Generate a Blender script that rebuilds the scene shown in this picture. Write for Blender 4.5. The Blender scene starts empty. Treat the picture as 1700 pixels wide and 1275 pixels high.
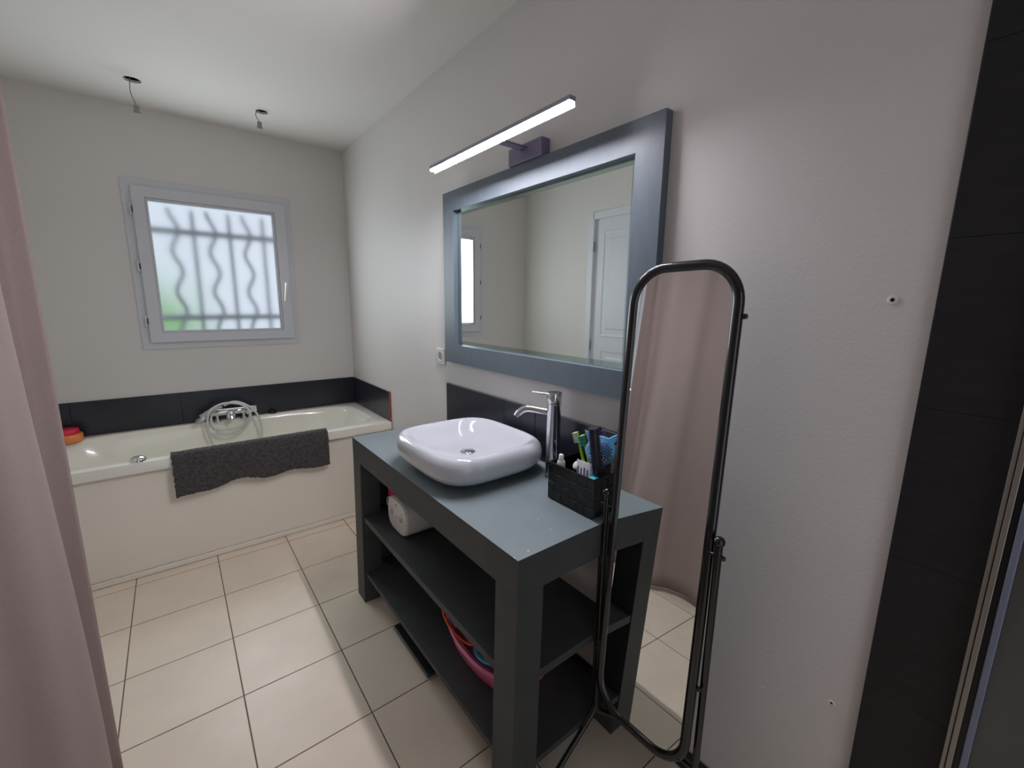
import bpy, bmesh, math, random
from mathutils import Vector, Matrix
random.seed(7)
C = bpy.context.scene.collection
sc = bpy.context.scene
PI = math.pi

# ------------------------------------------------------------------ camera
cam_d = bpy.data.cameras.new('camera'); cam = bpy.data.objects.new('camera', cam_d); C.objects.link(cam)
cam_d.sensor_width = 36; cam_d.lens = 714.117 / 1700 * 36; cam_d.clip_start = 0.02
Rr = ((0.78766, -0.616, 0.01154), (0.1035, 0.15076, 0.98314), (0.60735, 0.77318, -0.18251))
m = Matrix(((Rr[0][0], Rr[1][0], -Rr[2][0]), (Rr[0][1], Rr[1][1], -Rr[2][1]), (Rr[0][2], Rr[1][2], -Rr[2][2])))
cam.matrix_world = Matrix.Translation((-1.094033, -3.42986, 1.388632)) @ m.to_4x4()
sc.camera = cam
# ------------------------------------------------------------------ world, lights, exposure
w = bpy.data.worlds.new('sky'); sc.world = w; w.use_nodes = True
bg = w.node_tree.nodes['Background']; bg.inputs[0].default_value = (0.80, 0.87, 1.0, 1); bg.inputs[1].default_value = 0.98
def area(name, loc, rot, sx, sy, e, col):
    l = bpy.data.lights.new(name, 'AREA'); l.shape = 'RECTANGLE'; l.size = sx; l.size_y = sy; l.energy = e; l.color = col
    o = bpy.data.objects.new(name, l); C.objects.link(o); o.location = loc; o.rotation_euler = rot; return o
# weak fill lamp added behind the camera, standing for no known source
area('rear_fill', (-1.0, -4.62, 1.35), (math.radians(90), 0, 0), 0.95, 1.9, 1.0, (1.0, 0.93, 0.84))
# daylight diffused by the frosted window pane
area('window_daylight', (-0.812, -0.036, 1.583), (math.radians(-90), 0, 0), 0.62, 0.73, 8.8, (0.84, 0.94, 1.0))
LED_STRENGTH = 268.0
sc.view_settings.view_transform = 'Standard'; sc.view_settings.look = 'None'
sc.view_settings.gamma = 1; sc.view_settings.use_curve_mapping = False; sc.view_settings.exposure = 0.0

# ------------------------------------------------------------------ materials
def lin(c):
    c = c / 255.0
    return c / 12.92 if c <= 0.04045 else ((c + 0.055) / 1.055) ** 2.4
def rgb(r, g, b): return (lin(r), lin(g), lin(b), 1)
def mat(name, col, rough=0.5, metal=0.0, var=0.06, vscale=6.0, bump=0.0, bscale=80.0, spec=0.5, stretch=(1, 1, 1), coat=0.0, trans=0.0, ior=1.5, alpha=1.0, sheen=0.0, rvar=0.0):
    M = bpy.data.materials.new(name); M.use_nodes = True
    nt = M.node_tree; N = nt.nodes; L = nt.links; B = N['Principled BSDF']
    B.inputs['Roughness'].default_value = rough; B.inputs['Metallic'].default_value = metal
    B.inputs['Specular IOR Level'].default_value = spec; B.inputs['IOR'].default_value = ior
    B.inputs['Coat Weight'].default_value = coat; B.inputs['Transmission Weight'].default_value = trans
    B.inputs['Alpha'].default_value = alpha; B.inputs['Sheen Weight'].default_value = sheen
    tc = N.new('ShaderNodeTexCoord'); mp = N.new('ShaderNodeMapping'); mp.inputs['Scale'].default_value = stretch
    L.new(tc.outputs['Object'], mp.inputs['Vector'])
    no = N.new('ShaderNodeTexNoise'); no.inputs['Scale'].default_value = vscale; no.inputs['Detail'].default_value = 5
    L.new(mp.outputs[0], no.inputs['Vector'])
    rp = N.new('ShaderNodeValToRGB'); rp.color_ramp.elements[0].position = 0.3; rp.color_ramp.elements[1].position = 0.7
    rp.color_ramp.elements[0].color = tuple(col[i] * (1 - var) for i in range(3)) + (1,)
    rp.color_ramp.elements[1].color = tuple(min(1, col[i] * (1 + var)) for i in range(3)) + (1,)
    L.new(no.outputs['Fac'], rp.inputs['Fac']); L.new(rp.outputs[0], B.inputs['Base Color'])
    if bump > 0:
        nb = N.new('ShaderNodeTexNoise'); nb.inputs['Scale'].default_value = bscale; nb.inputs['Detail'].default_value = 4
        L.new(mp.outputs[0], nb.inputs['Vector'])
        bn = N.new('ShaderNodeBump'); bn.inputs['Strength'].default_value = bump; bn.inputs['Distance'].default_value = 0.002
        L.new(nb.outputs['Fac'], bn.inputs['Height']); L.new(bn.outputs[0], B.inputs['Normal'])
    if rvar > 0:
        mr = N.new('ShaderNodeMapRange'); mr.inputs['To Min'].default_value = max(0, rough - rvar); mr.inputs['To Max'].default_value = rough + rvar
        n3 = N.new('ShaderNodeTexNoise'); n3.inputs['Scale'].default_value = 9; n3.inputs['Detail'].default_value = 6
        L.new(tc.outputs['Object'], n3.inputs['Vector']); L.new(n3.outputs['Fac'], mr.inputs['Value']); L.new(mr.outputs[0], B.inputs['Roughness'])
    return M
M_wall = mat('wall_paint', rgb(215, 211, 205), 0.62, var=0.015, vscale=2.0, bump=0.22, bscale=110)
M_wall_r = mat('wall_paint_satin', rgb(212, 208, 204), 0.5, var=0.015, vscale=2.0, bump=0.25, bscale=120)
M_ceil = mat('ceiling_paint', rgb(222, 218, 212), 0.8, var=0.012, vscale=1.5, bump=0.1, bscale=60)
M_tile = mat('floor_tile_ceramic', rgb(233, 218, 196), 0.36, var=0.05, vscale=5.0, bump=0.05, bscale=30, spec=0.5, rvar=0.12)
M_grout = mat('grout', rgb(108, 92, 78), 0.9, var=0.2, vscale=20, bump=0.3)
M_groutw = mat('light_grout', rgb(150, 148, 150), 0.9, var=0.1, vscale=20)
M_dtile = mat('dark_tile', rgb(36, 37, 48), 0.28, var=0.22, vscale=10, stretch=(1, 1, 8), spec=0.5)
M_stile = mat('shower_tile', rgb(30, 29, 31), 0.5, var=0.25, vscale=10, stretch=(1, 1, 8), spec=0.4)
M_terra = mat('terracotta_edge', rgb(150, 78, 55), 0.9, var=0.15, vscale=40)
M_pvc = mat('window_pvc', rgb(206, 206, 210), 0.35, var=0.01)
M_acryl = mat('bath_acrylic', rgb(240, 236, 222), 0.16, var=0.01, coat=0.3)
M_panel = mat('bath_panel', rgb(240, 232, 215), 0.35, var=0.01)
M_chrome = mat('chrome', rgb(225, 225, 228), 0.07, metal=1.0, var=0.0)
M_hose = mat('hose_plastic', rgb(205, 206, 200), 0.3, metal=0.1, var=0.03)
M_greyp = mat('grey_handset', rgb(176, 176, 180), 0.3, metal=0.5, var=0.03)
M_mat = mat('bath_mat_chenille', rgb(78, 74, 73), 1.0, var=0.35, vscale=90, bump=1.0, bscale=150, spec=0.1, sheen=0.15)
M_curt = mat('curtain_fabric', rgb(160, 143, 138), 0.95, var=0.05, vscale=250, bump=0.3, bscale=500, spec=0.1, sheen=0.1)
M_ceram = mat('sink_ceramic', rgb(196, 199, 204), 0.09, var=0.004, coat=0.5)
M_mirror = mat('mirror_silver', rgb(236, 240, 238), 0.0, metal=1.0, var=0.0)
M_bevel = mat('mirror_bevel', rgb(190, 205, 200), 0.02, metal=1.0, var=0.0)
M_frame = mat('mirror_frame_paint', rgb(91, 102, 110), 0.42, var=0.06, vscale=8, stretch=(1, 4, 1), bump=0.1, bscale=60)
M_van = mat('vanity_paint', rgb(71, 73, 72), 0.5, var=0.08, vscale=14, bump=0.12, bscale=70, spec=0.25)
M_blackm = mat('black_metal', rgb(14, 14, 15), 0.22, var=0.05, coat=0.4)
M_mback = mat('mirror_backboard', rgb(30, 30, 30), 0.8)
M_basket = mat('basket_strap', rgb(7, 7, 8), 0.28, var=0.2, vscale=30)
M_white = mat('white_plastic', rgb(225, 220, 212), 0.4, var=0.01)
M_whitet = mat('clear_tube', rgb(205, 205, 208), 0.3, var=0.03)
M_dial = mat('pale_grey_plastic', rgb(180, 174, 166), 0.5)
M_greyd = mat('grey_plastic', rgb(140, 136, 132), 0.5)
M_dark = mat('black_plastic', rgb(18, 18, 22), 0.4)
M_hole = mat('hole_void', rgb(24, 22, 18), 0.95)
M_magenta = mat('magenta_plastic', rgb(215, 20, 120), 0.35, var=0.02)
M_pink = mat('pink_plastic', rgb(235, 128, 170), 0.45, var=0.02)
M_orange = mat('orange_plastic', rgb(240, 90, 40), 0.4, var=0.02)
M_green = mat('green_plastic', rgb(110, 150, 70), 0.5)
M_lime = mat('lime_plastic', rgb(180, 220, 60), 0.4)
M_teal = mat('teal_plastic', rgb(40, 180, 160), 0.4)
M_blue = mat('light_blue_plastic', rgb(90, 178, 220), 0.35, var=0.02)
M_blued = mat('mid_blue_rubber', rgb(52, 110, 160), 0.5)
M_cyan = mat('cyan_plastic', rgb(90, 215, 220), 0.35)
M_navy = mat('navy_print', rgb(50, 60, 130), 0.5)
M_purple = mat('purple_plastic', rgb(80, 60, 130), 0.5)
M_comb = mat('rose_plastic', rgb(215, 160, 150), 0.5)
M_jar = mat('orange_jar', rgb(236, 140, 70), 0.3, var=0.06, vscale=12)
M_jlid = mat('red_lid', rgb(225, 40, 80), 0.35)
M_alu = mat('aluminium_profile', rgb(150, 146, 138), 0.35, metal=0.6, var=0.05, stretch=(1, 1, 0.1))
M_alub = mat('blue_grey_profile', rgb(120, 125, 145), 0.4, var=0.04)
M_smoke = mat('smoked_glass', rgb(84, 84, 80), 0.25, var=0.2, vscale=2)
M_lilac = mat('anodised_housing', rgb(150, 145, 160), 0.4, metal=0.5)
M_bracket = mat('bracket_grey', rgb(120, 112, 135), 0.5, metal=0.3)
M_door = mat('door_paint', rgb(214, 216, 220), 0.45, var=0.01)
M_wire = mat('cable_grey', rgb(120, 118, 112), 0.5)
M_grille = mat('grille_iron', rgb(140, 150, 160), 0.6)
M_leaf = mat('hedge_leaf', rgb(120, 190, 80), 0.8, var=0.3, vscale=8)
M_rail = mat('curtain_rail', rgb(200, 200, 200), 0.3, metal=0.8)
M_scale = mat('scale_top', rgb(46, 46, 44), 0.35)
M_socket = mat('socket_plastic', rgb(216, 214, 205), 0.4, var=0.01)

def glass_pane_mat():
    M = bpy.data.materials.new('frosted_window_glass'); M.use_nodes = True
    nt = M.node_tree; N = nt.nodes; L = nt.links; B = N['Principled BSDF']
    B.inputs['Transmission Weight'].default_value = 1; B.inputs['Roughness'].default_value = 0.3
    B.inputs['IOR'].default_value = 1.45; B.inputs['Base Color'].default_value = (0.93, 0.96, 0.97, 1)
    tc = N.new('ShaderNodeTexCoord'); no = N.new('ShaderNodeTexNoise'); no.inputs['Scale'].default_value = 3.5; no.inputs['Detail'].default_value = 2
    L.new(tc.outputs['Object'], no.inputs['Vector'])
    mr = N.new('ShaderNodeMapRange'); mr.inputs['From Min'].default_value = 0.35; mr.inputs['From Max'].default_value = 0.65
    mr.inputs['To Min'].default_value = 0.32; mr.inputs['To Max'].default_value = 0.38
    L.new(no.outputs['Fac'], mr.inputs['Value']); L.new(mr.outputs[0], B.inputs['Roughness'])
    return M
M_glass = glass_pane_mat()
def emit_mat(name, col, s):
    M = bpy.data.materials.new(name); M.use_nodes = True; nt = M.node_tree; nt.nodes.clear()
    e = nt.nodes.new('ShaderNodeEmission'); o = nt.nodes.new('ShaderNodeOutputMaterial'); e.inputs[0].default_value = col; e.inputs[1].default_value = s
    nt.links.new(e.outputs[0], o.inputs[0]); return M
M_led = emit_mat('led_diffuser', (0.93, 0.90, 1.0, 1), LED_STRENGTH)

def worktop_mat():                                     # slate paint lightened as if lamplit, with chips of white filler and a scratched joint
    M = mat('worktop_paint_lit', rgb(120, 132, 134), 0.42, var=0.07, vscale=7, bump=0.12, bscale=60)
    nt = M.node_tree; N = nt.nodes; L = nt.links; B = N['Principled BSDF']
    src = B.inputs['Base Color'].links[0].from_socket
    tc = N.new('ShaderNodeTexCoord'); vo = N.new('ShaderNodeTexVoronoi'); vo.inputs['Scale'].default_value = 30
    L.new(tc.outputs['Object'], vo.inputs['Vector'])
    lt = N.new('ShaderNodeMath'); lt.operation = 'LESS_THAN'; lt.inputs[1].default_value = 0.075; L.new(vo.outputs['Distance'], lt.inputs[0])
    n2 = N.new('ShaderNodeTexNoise'); n2.inputs['Scale'].default_value = 9; L.new(tc.outputs['Object'], n2.inputs['Vector'])
    gt = N.new('ShaderNodeMath'); gt.operation = 'GREATER_THAN'; gt.inputs[1].default_value = 0.53; L.new(n2.outputs['Fac'], gt.inputs[0])
    mu = N.new('ShaderNodeMath'); mu.operation = 'MULTIPLY'; L.new(lt.outputs[0], mu.inputs[0]); L.new(gt.outputs[0], mu.inputs[1])
    mx = N.new('ShaderNodeMixRGB'); mx.inputs['Color2'].default_value = (0.6, 0.6, 0.56, 1)
    L.new(mu.outputs[0], mx.inputs['Fac']); L.new(src, mx.inputs['Color1']); L.new(mx.outputs[0], B.inputs['Base Color'])
    return M
M_top_lit = worktop_mat()

# ------------------------------------------------------------------ mesh helpers
def obj(name, bm, material, parent=None, smooth=False, bevel=0.0, seg=2, sub=0):
    bmesh.ops.recalc_face_normals(bm, faces=bm.faces[:])
    me = bpy.data.meshes.new(name); bm.to_mesh(me); bm.free()
    if material: me.materials.append(material)
    o = bpy.data.objects.new(name, me); C.objects.link(o)
    if smooth:
        me.polygons.foreach_set('use_smooth', [True] * len(me.polygons)); me.set_sharp_from_angle(angle=math.radians(48))
    if bevel > 0:
        b = o.modifiers.new('bevel', 'BEVEL'); b.width = bevel; b.segments = seg; b.limit_method = 'ANGLE'; b.angle_limit = 0.6
    if sub:
        s = o.modifiers.new('sub', 'SUBSURF'); s.levels = sub; s.render_levels = sub
    if parent:
        o.parent = parent; o.matrix_parent_inverse = Matrix.Translation(parent.location).inverted() if parent.type == 'EMPTY' else Matrix.Identity(4)
    return o
def thing(name, label, cat, loc=(0, 0, 0), group=None):
    o = bpy.data.objects.new(name, None); C.objects.link(o); o.location = loc; o.empty_display_size = 0.05
    o['label'] = label; o['category'] = cat
    if group: o['group'] = group
    return o
def tag(o, label, cat, group=None):
    o['label'] = label; o['category'] = cat
    if group: o['group'] = group
    return o
def struct(o, label=None):
    o['kind'] = 'structure'
    if label: o['label'] = label
    return o
def box(x0, x1, y0, y1, z0, z1, bm=None):
    bm = bm or bmesh.new()
    v = [bm.verts.new((x, y, z)) for x in (x0, x1) for y in (y0, y1) for z in (z0, z1)]
    for f in ((0, 1, 3, 2), (4, 6, 7, 5), (0, 4, 5, 1), (2, 3, 7, 6), (0, 2, 6, 4), (1, 5, 7, 3)): bm.faces.new([v[i] for i in f])
    return bm
def frame4(d, up=Vector((0, 0, 1))):
    d = Vector(d).normalized()
    if abs(d.dot(up)) > 0.98: up = Vector((1, 0, 0))
    a = d.cross(up).normalized(); b = a.cross(d).normalized(); return a, b
def loft(rings, bm=None, closed=False, cap=True):
    bm = bm or bmesh.new(); vs = [[bm.verts.new(p) for p in r] for r in rings]; n = len(vs[0])
    R = len(vs)
    for i in range(R if closed else R - 1):
        a, b = vs[i], vs[(i + 1) % R]
        for k in range(n): bm.faces.new((a[k], a[(k + 1) % n], b[(k + 1) % n], b[k]))
    if cap and not closed:
        bm.faces.new(vs[0]); bm.faces.new(list(reversed(vs[-1])))
    return bm
def catmull(P, n=6, closed=False):
    P = [Vector(p) for p in P]; out = []; N = len(P)
    for i in range(N if closed else N - 1):
        p1, p2 = P[i], P[(i + 1) % N]
        p0 = P[i - 1] if (i > 0 or closed) else p1 * 2 - p2
        p3 = P[(i + 2) % N] if (i + 2 < N or closed) else p2 * 2 - p1
        for k in range(n):
            t = k / n
            out.append(0.5 * ((2 * p1) + (p2 - p0) * t + (2 * p0 - 5 * p1 + 4 * p2 - p3) * t * t + (3 * p1 - p0 - 3 * p2 + p3) * t ** 3))
    if not closed: out.append(P[-1])
    return out
def tube(P, r, n=10, bm=None, closed=False):
    P = [Vector(p) for p in P]; N = len(P); rings = []
    a = None
    for i in range(N):
        if closed: d = P[(i + 1) % N] - P[i - 1]
        else: d = P[min(i + 1, N - 1)] - P[max(i - 1, 0)]
        d.normalize()
        if a is None: a, b = frame4(d)
        else:
            a = (a - d * a.dot(d)).normalized(); b = a.cross(d).normalized()
        rr = r[i] if isinstance(r, (list, tuple)) else r
        rings.append([P[i] + a * (rr * math.cos(2 * PI * k / n)) + b * (rr * math.sin(2 * PI * k / n)) for k in range(n)])
    return loft(rings, bm, closed=closed)
def lathe(prof, c, n=24, bm=None, axis=(0, 0, 1), cap=True):
    ax = Vector(axis).normalized(); a, b = frame4(ax); c = Vector(c)
    rings = [[c + ax * h + a * (max(r, 1e-4) * math.cos(2 * PI * k / n)) + b * (max(r, 1e-4) * math.sin(2 * PI * k / n)) for k in range(n)] for r, h in prof]
    return loft(rings, bm, cap=cap)
def sup(cx, cy, z, a, b, e, n=64, rot=0):
    out = []
    for k in range(n):
        t = 2 * PI * k / n; c, s = math.cos(t), math.sin(t)
        x = a * math.copysign(abs(c) ** (2 / e), c); y = b * math.copysign(abs(s) ** (2 / e), s)
        if rot: x, y = x * math.cos(rot) - y * math.sin(rot), x * math.sin(rot) + y * math.cos(rot)
        out.append(Vector((cx + x, cy + y, z)))
    return out
def prism(pts, d, bm=None):                            # closed outline pushed along d
    d = Vector(d); P = [Vector(p) for p in pts]
    return loft([P, [p + d for p in P]], bm)

# ------------------------------------------------------------------ room shell
H = 2.4575; XL = -1.76; YF = -4.6
WX1, WX2, WZ1, WZ2 = -1.207, -0.4115, 1.1323, 2.0353       # sash
AX1, AX2, AZ1, AZ2 = -1.249, -0.3754, 1.0907, 2.0774       # flat surround
GX1, GX2, GZ1, GZ2 = -1.1353, -0.4886, 1.2034, 1.962       # glass
hx1, hx2, hz1, hz2 = WX1 + 0.02, WX2 - 0.02, WZ1 + 0.02, WZ2 - 0.02
bm = bmesh.new()
box(XL - 0.1, hx1, 0, 0.1, -0.1, H + 0.1, bm); box(hx2, 0.1, 0, 0.1, -0.1, H + 0.1, bm)
box(hx1, hx2, 0, 0.1, -0.1, hz1, bm); box(hx1, hx2, 0, 0.1, hz2, H + 0.1, bm)
struct(obj('wall_back', bm, M_wall), 'grey-white painted wall behind the bathtub, with the window in it')
struct(obj('wall_right', box(0, 0.1, YF, 0, -0.1, H + 0.1), M_wall_r), 'grey-white painted wall that carries the dark framed mirror')
bm = bmesh.new()
DY1, DY2, DZ = -1.70, -0.893, 2.094
box(XL - 0.1, XL, YF, DY1, -0.1, H + 0.1, bm); box(XL - 0.1, XL, DY2, 0, -0.1, H + 0.1, bm); box(XL - 0.1, XL, DY1, DY2, DZ, H + 0.1, bm)
struct(obj('wall_left', bm, M_wall), 'white wall with a panelled door, seen in the mirror')
bm = bmesh.new()
box(XL, -1.5, YF - 0.1, YF, -0.1, H + 0.1, bm); box(-0.5, 0.0, YF - 0.1, YF, -0.1, H + 0.1, bm); box(-1.5, -0.5, YF - 0.1, YF, 2.32, H + 0.1, bm)  # opening added in this unseen wall so sky light can enter
struct(obj('wall_front', bm, M_wall), 'unseen white wall behind the camera, with an opening added to let light in')

# ceiling with two round cut-outs for missing downlights
holes = [(-1.127, -0.400, 0.036), (-0.563, -0.396, 0.032)]
bm = bmesh.new(); edges = []
def ringv(pts):
    vs = [bm.verts.new(p) for p in pts]
    for i in range(len(vs)): edges.append(bm.edges.new((vs[i], vs[(i + 1) % len(vs)])))
    return vs
ringv([(XL, YF, H), (0, YF, H), (0, 0, H), (XL, 0, H)])
hr = []
for hx, hy, r in holes: hr.append(ringv([(hx + r * math.cos(2 * PI * k / 24), hy + r * math.sin(2 * PI * k / 24), H) for k in range(24)]))
bmesh.ops.triangle_fill(bm, edges=edges, use_beauty=True)
for f in [f for f in bm.faces if any((f.calc_center_median() - Vector((hx, hy, H))).length < r * 0.9 for hx, hy, r in holes)]: bm.faces.remove(f)
for vs in hr:
    up = [bm.verts.new(v.co + Vector((0, 0, 0.012))) for v in vs]
    for i in range(24): bm.faces.new((vs[i], vs[(i + 1) % 24], up[(i + 1) % 24], up[i]))
struct(obj('ceiling', bm, M_ceil), 'grey-white ceiling with two round cut-outs')
struct(obj('ceiling_void', box(XL, 0, YF, 0, H + 0.06, H + 0.1), M_hole), 'dark void above the ceiling cut-outs')

# floor: grout bed and one part per tile
fl = struct(obj('floor', box(XL, 0, YF, 0, -0.1, -0.0012), M_grout), 'beige square ceramic floor tiles with dark thin joints')
T = 0.34; g = 0.0019
xs = [0.0, -0.01] + [-0.01 - T * i for i in range(1, 6)] + [XL]
xs = [0.0] + [-0.01 - T * i for i in range(1, 6)] + [XL]
ys = [0.0] + [-0.4565 - T * j for j in range(0, 13)]
ys = [y for y in ys if y > YF] + [YF]
for i in range(len(xs) - 1):
    for j in range(len(ys) - 1):
        if ys[j + 1] > -0.70: continue
        a, b, c, d = xs[i + 1] + g, xs[i] - g, ys[j + 1] + g, ys[j] - g
        if b - a < 0.01 or d - c < 0.01: continue
        e = 0.0016; bm = bmesh.new(); dz = random.uniform(-0.0002, 0.0002)
        lo = [(a, c, -0.004), (b, c, -0.004), (b, d, -0.004), (a, d, -0.004)]
        mi = [(p[0], p[1], -0.0008 + dz) for p in lo]
        hi = [(a + e, c + e, dz), (b - e, c + e, dz), (b - e, d - e, dz), (a + e, d - e, dz)]
        loft([lo, mi, hi], bm)
        obj('floor_tile', bm, M_tile, fl)

# dark tile upstands and skirting
ZS, ZT = 0.8073, 0.6053
def tile_run(holder, pieces, material, name='wall_tile', be=0.001):
    for p in pieces: obj(name, box(*p), material, holder, bevel=be, seg=1)
st = struct(obj('trim_1', box(XL, 0, -0.004, 0, ZT, ZS), M_groutw), 'dark tile upstand on the back wall behind the bathtub')
cuts = [XL, -1.605, -1.103, -0.601, -0.095, -0.0105]
tile_run(st, [(cuts[i] + 0.001, cuts[i + 1] - 0.001, -0.011, -0.003, ZT + 0.001, ZS) for i in range(5)], M_dtile)
st = struct(obj('trim_2', box(-0.004, 0, -0.731, 0, ZT, ZS), M_groutw), 'dark tile upstand on the right wall at the end of the bathtub')
tile_run(st, [(-0.011, -0.003, -0.468, -0.011, ZT + 0.001, ZS), (-0.011, -0.003, -0.729, -0.470, ZT + 0.001, ZS)], M_dtile)
o = obj('raw_tile_edge', box(-0.0115, -0.0005, -0.7345, -0.7292, ZT + 0.002, ZS + 0.001), M_terra, st); o['label'] = 'raw terracotta coloured tile edge'
ZV = 0.7861
st = struct(obj('trim_3', box(-0.004, 0, -2.74, -1.498, ZV, 0.9875), M_groutw), 'dark tile splashback between vanity top and wall mirror')
tile_run(st, [(-0.011, -0.003, b, a, ZV + 0.0005, 0.984) for a, b in ((-1.5018, -1.9958), (-1.9982, -2.1978), (-2.2002, -2.698), (-2.7004, -2.736))], M_dtile)
st = struct(obj('baseboard_right', box(-0.004, 0, -3.272, -0.745, 0, 0.0745), M_groutw), 'dark tile skirting along the right wall')
yy = -0.746
while yy > -3.26:
    y2 = max(yy - 0.34, -3.272); obj('skirting_tile', box(-0.011, -0.003, y2 + 0.002, yy, 0.0, 0.0725), M_stile, st, bevel=0.001, seg=1); yy = y2
# dark shower tiles at the right edge of the picture
st = struct(obj('trim_4', box(-0.006, 0, YF, -3.279, 0, H), M_dark), 'black tiled wall of the shower')
zz = 0.0
while zz < H - 0.01:
    z2 = min(zz + 0.302, H); yy = -3.281
    for L in (0.5, 0.5, 0.5):
        y2 = max(yy - L, YF); obj('wall_tile', box(-0.015, -0.004, y2 + 0.001, yy, zz + 0.0003, z2 - 0.0003), M_stile, st, bevel=0.0004, seg=1); yy = y2
        if yy <= YF: break
    zz = z2

# ------------------------------------------------------------------ window
def rect_frame(x0, x1, z0, z1, X0, X1, Z0, Z1, y0, y1):        # frame between outer (X..) and inner (x..)
    bm = bmesh.new()
    o0 = [(X0, y, z) for y, z in ()]
    def rg(a, b, c, d, y): return [bm.verts.new(p) for p in ((a, y, c), (b, y, c), (b, y, d), (a, y, d))]
    A, B, Cc, D = rg(X0, X1, Z0, Z1, y0), rg(x0, x1, z0, z1, y0), rg(x0, x1, z0, z1, y1), rg(X0, X1, Z0, Z1, y1)
    for P, Q in ((A, B), (B, Cc), (Cc, D), (D, A)):
        for i in range(4): bm.faces.new((P[i], P[(i + 1) % 4], Q[(i + 1) % 4], Q[i]))
    return bm
win = struct(obj('window_1', rect_frame(WX1 + .02, WX2 - .02, WZ1 + .02, WZ2 - .02, AX1, AX2, AZ1, AZ2, -0.008, 0.0), M_pvc, bevel=0.002), 'white plastic window with frosted glass above the bathtub')
bmf = rect_frame(GX1 - 0.012, GX2 + 0.012, GZ1 - 0.012, GZ2 + 0.012, WX1, WX2, WZ1, WZ2, -0.032, 0.04)
sash = obj('window_sash', bmf, M_pvc, win, bevel=0.004)
obj('glazing_bead', rect_frame(GX1, GX2, GZ1, GZ2, GX1 - 0.0125, GX2 + 0.0125, GZ1 - 0.0125, GZ2 + 0.0125, -0.022, 0.03), M_pvc, win, bevel=0.003)
gl = obj('window_pane', box(GX1 - 0.002, GX2 + 0.002, -0.004, 0.002, GZ1 - 0.002, GZ2 + 0.002), M_glass, win); gl['label'] = 'frosted misted glass pane'
for z in (1.905, 1.585, 1.265):
    bm = lathe([(0.006, -0.033), (0.0075, -0.031), (0.0075, 0.031), (0.006, 0.033)], (WX1 - 0.008, -0.022, z), 12)
    box(WX1 - 0.022, WX1 - 0.008, -0.016, -0.006, z - 0.02, z + 0.02, bm)
    h = obj('window_hinge', bm, M_pvc, win, smooth=False)
    bm = bmesh.new(); box(WX1 - 0.004, WX1 + 0.0, -0.034, -0.012, z - 0.02, z + 0.014, bm); obj('hinge_gap', bm, M_dark, h)
bm = lathe([(0.013, 0), (0.013, 0.012), (0.009, 0.02), (0.009, 0.034)], (-0.441, -0.030, 1.505), 16, axis=(0, -1, 0))
tube([(-0.441, -0.06, 1.517), (-0.444, -0.064, 1.49), (-0.452, -0.062, 1.44), (-0.458, -0.058, 1.392)], [0.010, 0.010, 0.008, 0.006], 10, bm)
obj('window_handle', bm, M_white, win, smooth=True)

# outside: iron security grille and a hedge
gr = thing('security_grille', 'iron security grille with straight and wavy bars outside the frosted window', 'grille', (-0.78, 0.17, 1.0))
for z in (1.82, 1.278): obj('rail', box(-1.33, -0.25, 0.165, 0.175, z - 0.017, z + 0.017), M_grille, gr)
for bx in (-1.31, -0.27):
    for z in (1.82, 1.278): obj('wall_anchor', box(bx - 0.012, bx + 0.012, 0.1, 0.166, z - 0.012, z + 0.012), M_grille, gr)
for i, x in enumerate([-1.025, -0.925, -0.825, -0.725, -0.625, -0.525], 1):
    if i % 2 == 0: pts = [(x, 0.17, 1.0), (x, 0.17, 1.94), (x, 0.17, 1.97)]; r = [0.011, 0.011, 0.002]
    else:
        pts = [(x + 0.021 * math.sin(2 * PI * (z - 1.0) / 0.255), 0.17, z) for z in [1.0 + 0.02 * k for k in range(49)]]; r = 0.011
    obj('bar', tube(pts, r, 8), M_grille, gr, smooth=True)
bm = bmesh.new(); bmesh.ops.create_icosphere(bm, subdivisions=4, radius=1.0)
for v in bm.verts:
    n = v.co.normalized(); k = 1 + 0.07 * math.sin(9 * n.x + 4 * n.z) * math.cos(8 * n.y + 3 * n.x) + random.uniform(-0.04, 0.04)
    v.co = Vector((-2.05 + n.x * 1.25 * k, 3.1 + n.y * 0.6 * k, 0.75 + n.z * 1.0 * k))
tag(obj('hedge', bm, M_leaf), 'bright green hedge outside, blurred by the frosted glass, low at its left', 'hedge')

# ------------------------------------------------------------------ door on the left wall (seen in the mirror)
dr = struct(obj('door_1', box(XL - 0.055, XL - 0.018, DY1 + 0.012, DY2 - 0.008, 0.008, DZ - 0.006), M_door, bevel=0.002), 'white panelled door reflected in the wall mirror')
for a, b, c, d in ((-1.605, -0.985, 1.125, 1.985), (-1.605, -1.0, 0.2, 1.02)):
    bm = bmesh.new()
    def rr(k, x): return [(x, a + k, c + k), (x, b - k, c + k), (x, b - k, d - k), (x, a + k, d - k)]
    loft([rr(0, XL - 0.019), rr(0.004, XL - 0.012), rr(0.014, XL - 0.012), rr(0.026, XL - 0.0175), rr(0.06, XL - 0.0175), rr(0.075, XL - 0.013)], bm)
    obj('door_panel', bm, M_door, dr)
bm = bmesh.new(); box(XL - 0.06, XL + 0.012, DY2 - 0.012, DY2 + 0.045, 0, DZ + 0.045, bm); box(XL - 0.06, XL + 0.012, DY1 - 0.045, DY1 + 0.012, 0, DZ + 0.045, bm)
box(XL - 0.06, XL + 0.012, DY1, DY2, DZ - 0.012, DZ + 0.045, bm); obj('door_frame', bm, M_door, dr, bevel=0.003)
for z in (1.866, 1.045, 0.25): obj('door_hinge', lathe([(0.006, -0.04), (0.006, 0.04)], (XL + 0.0, DY2 - 0.014, z), 10), M_greyd, dr)
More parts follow.
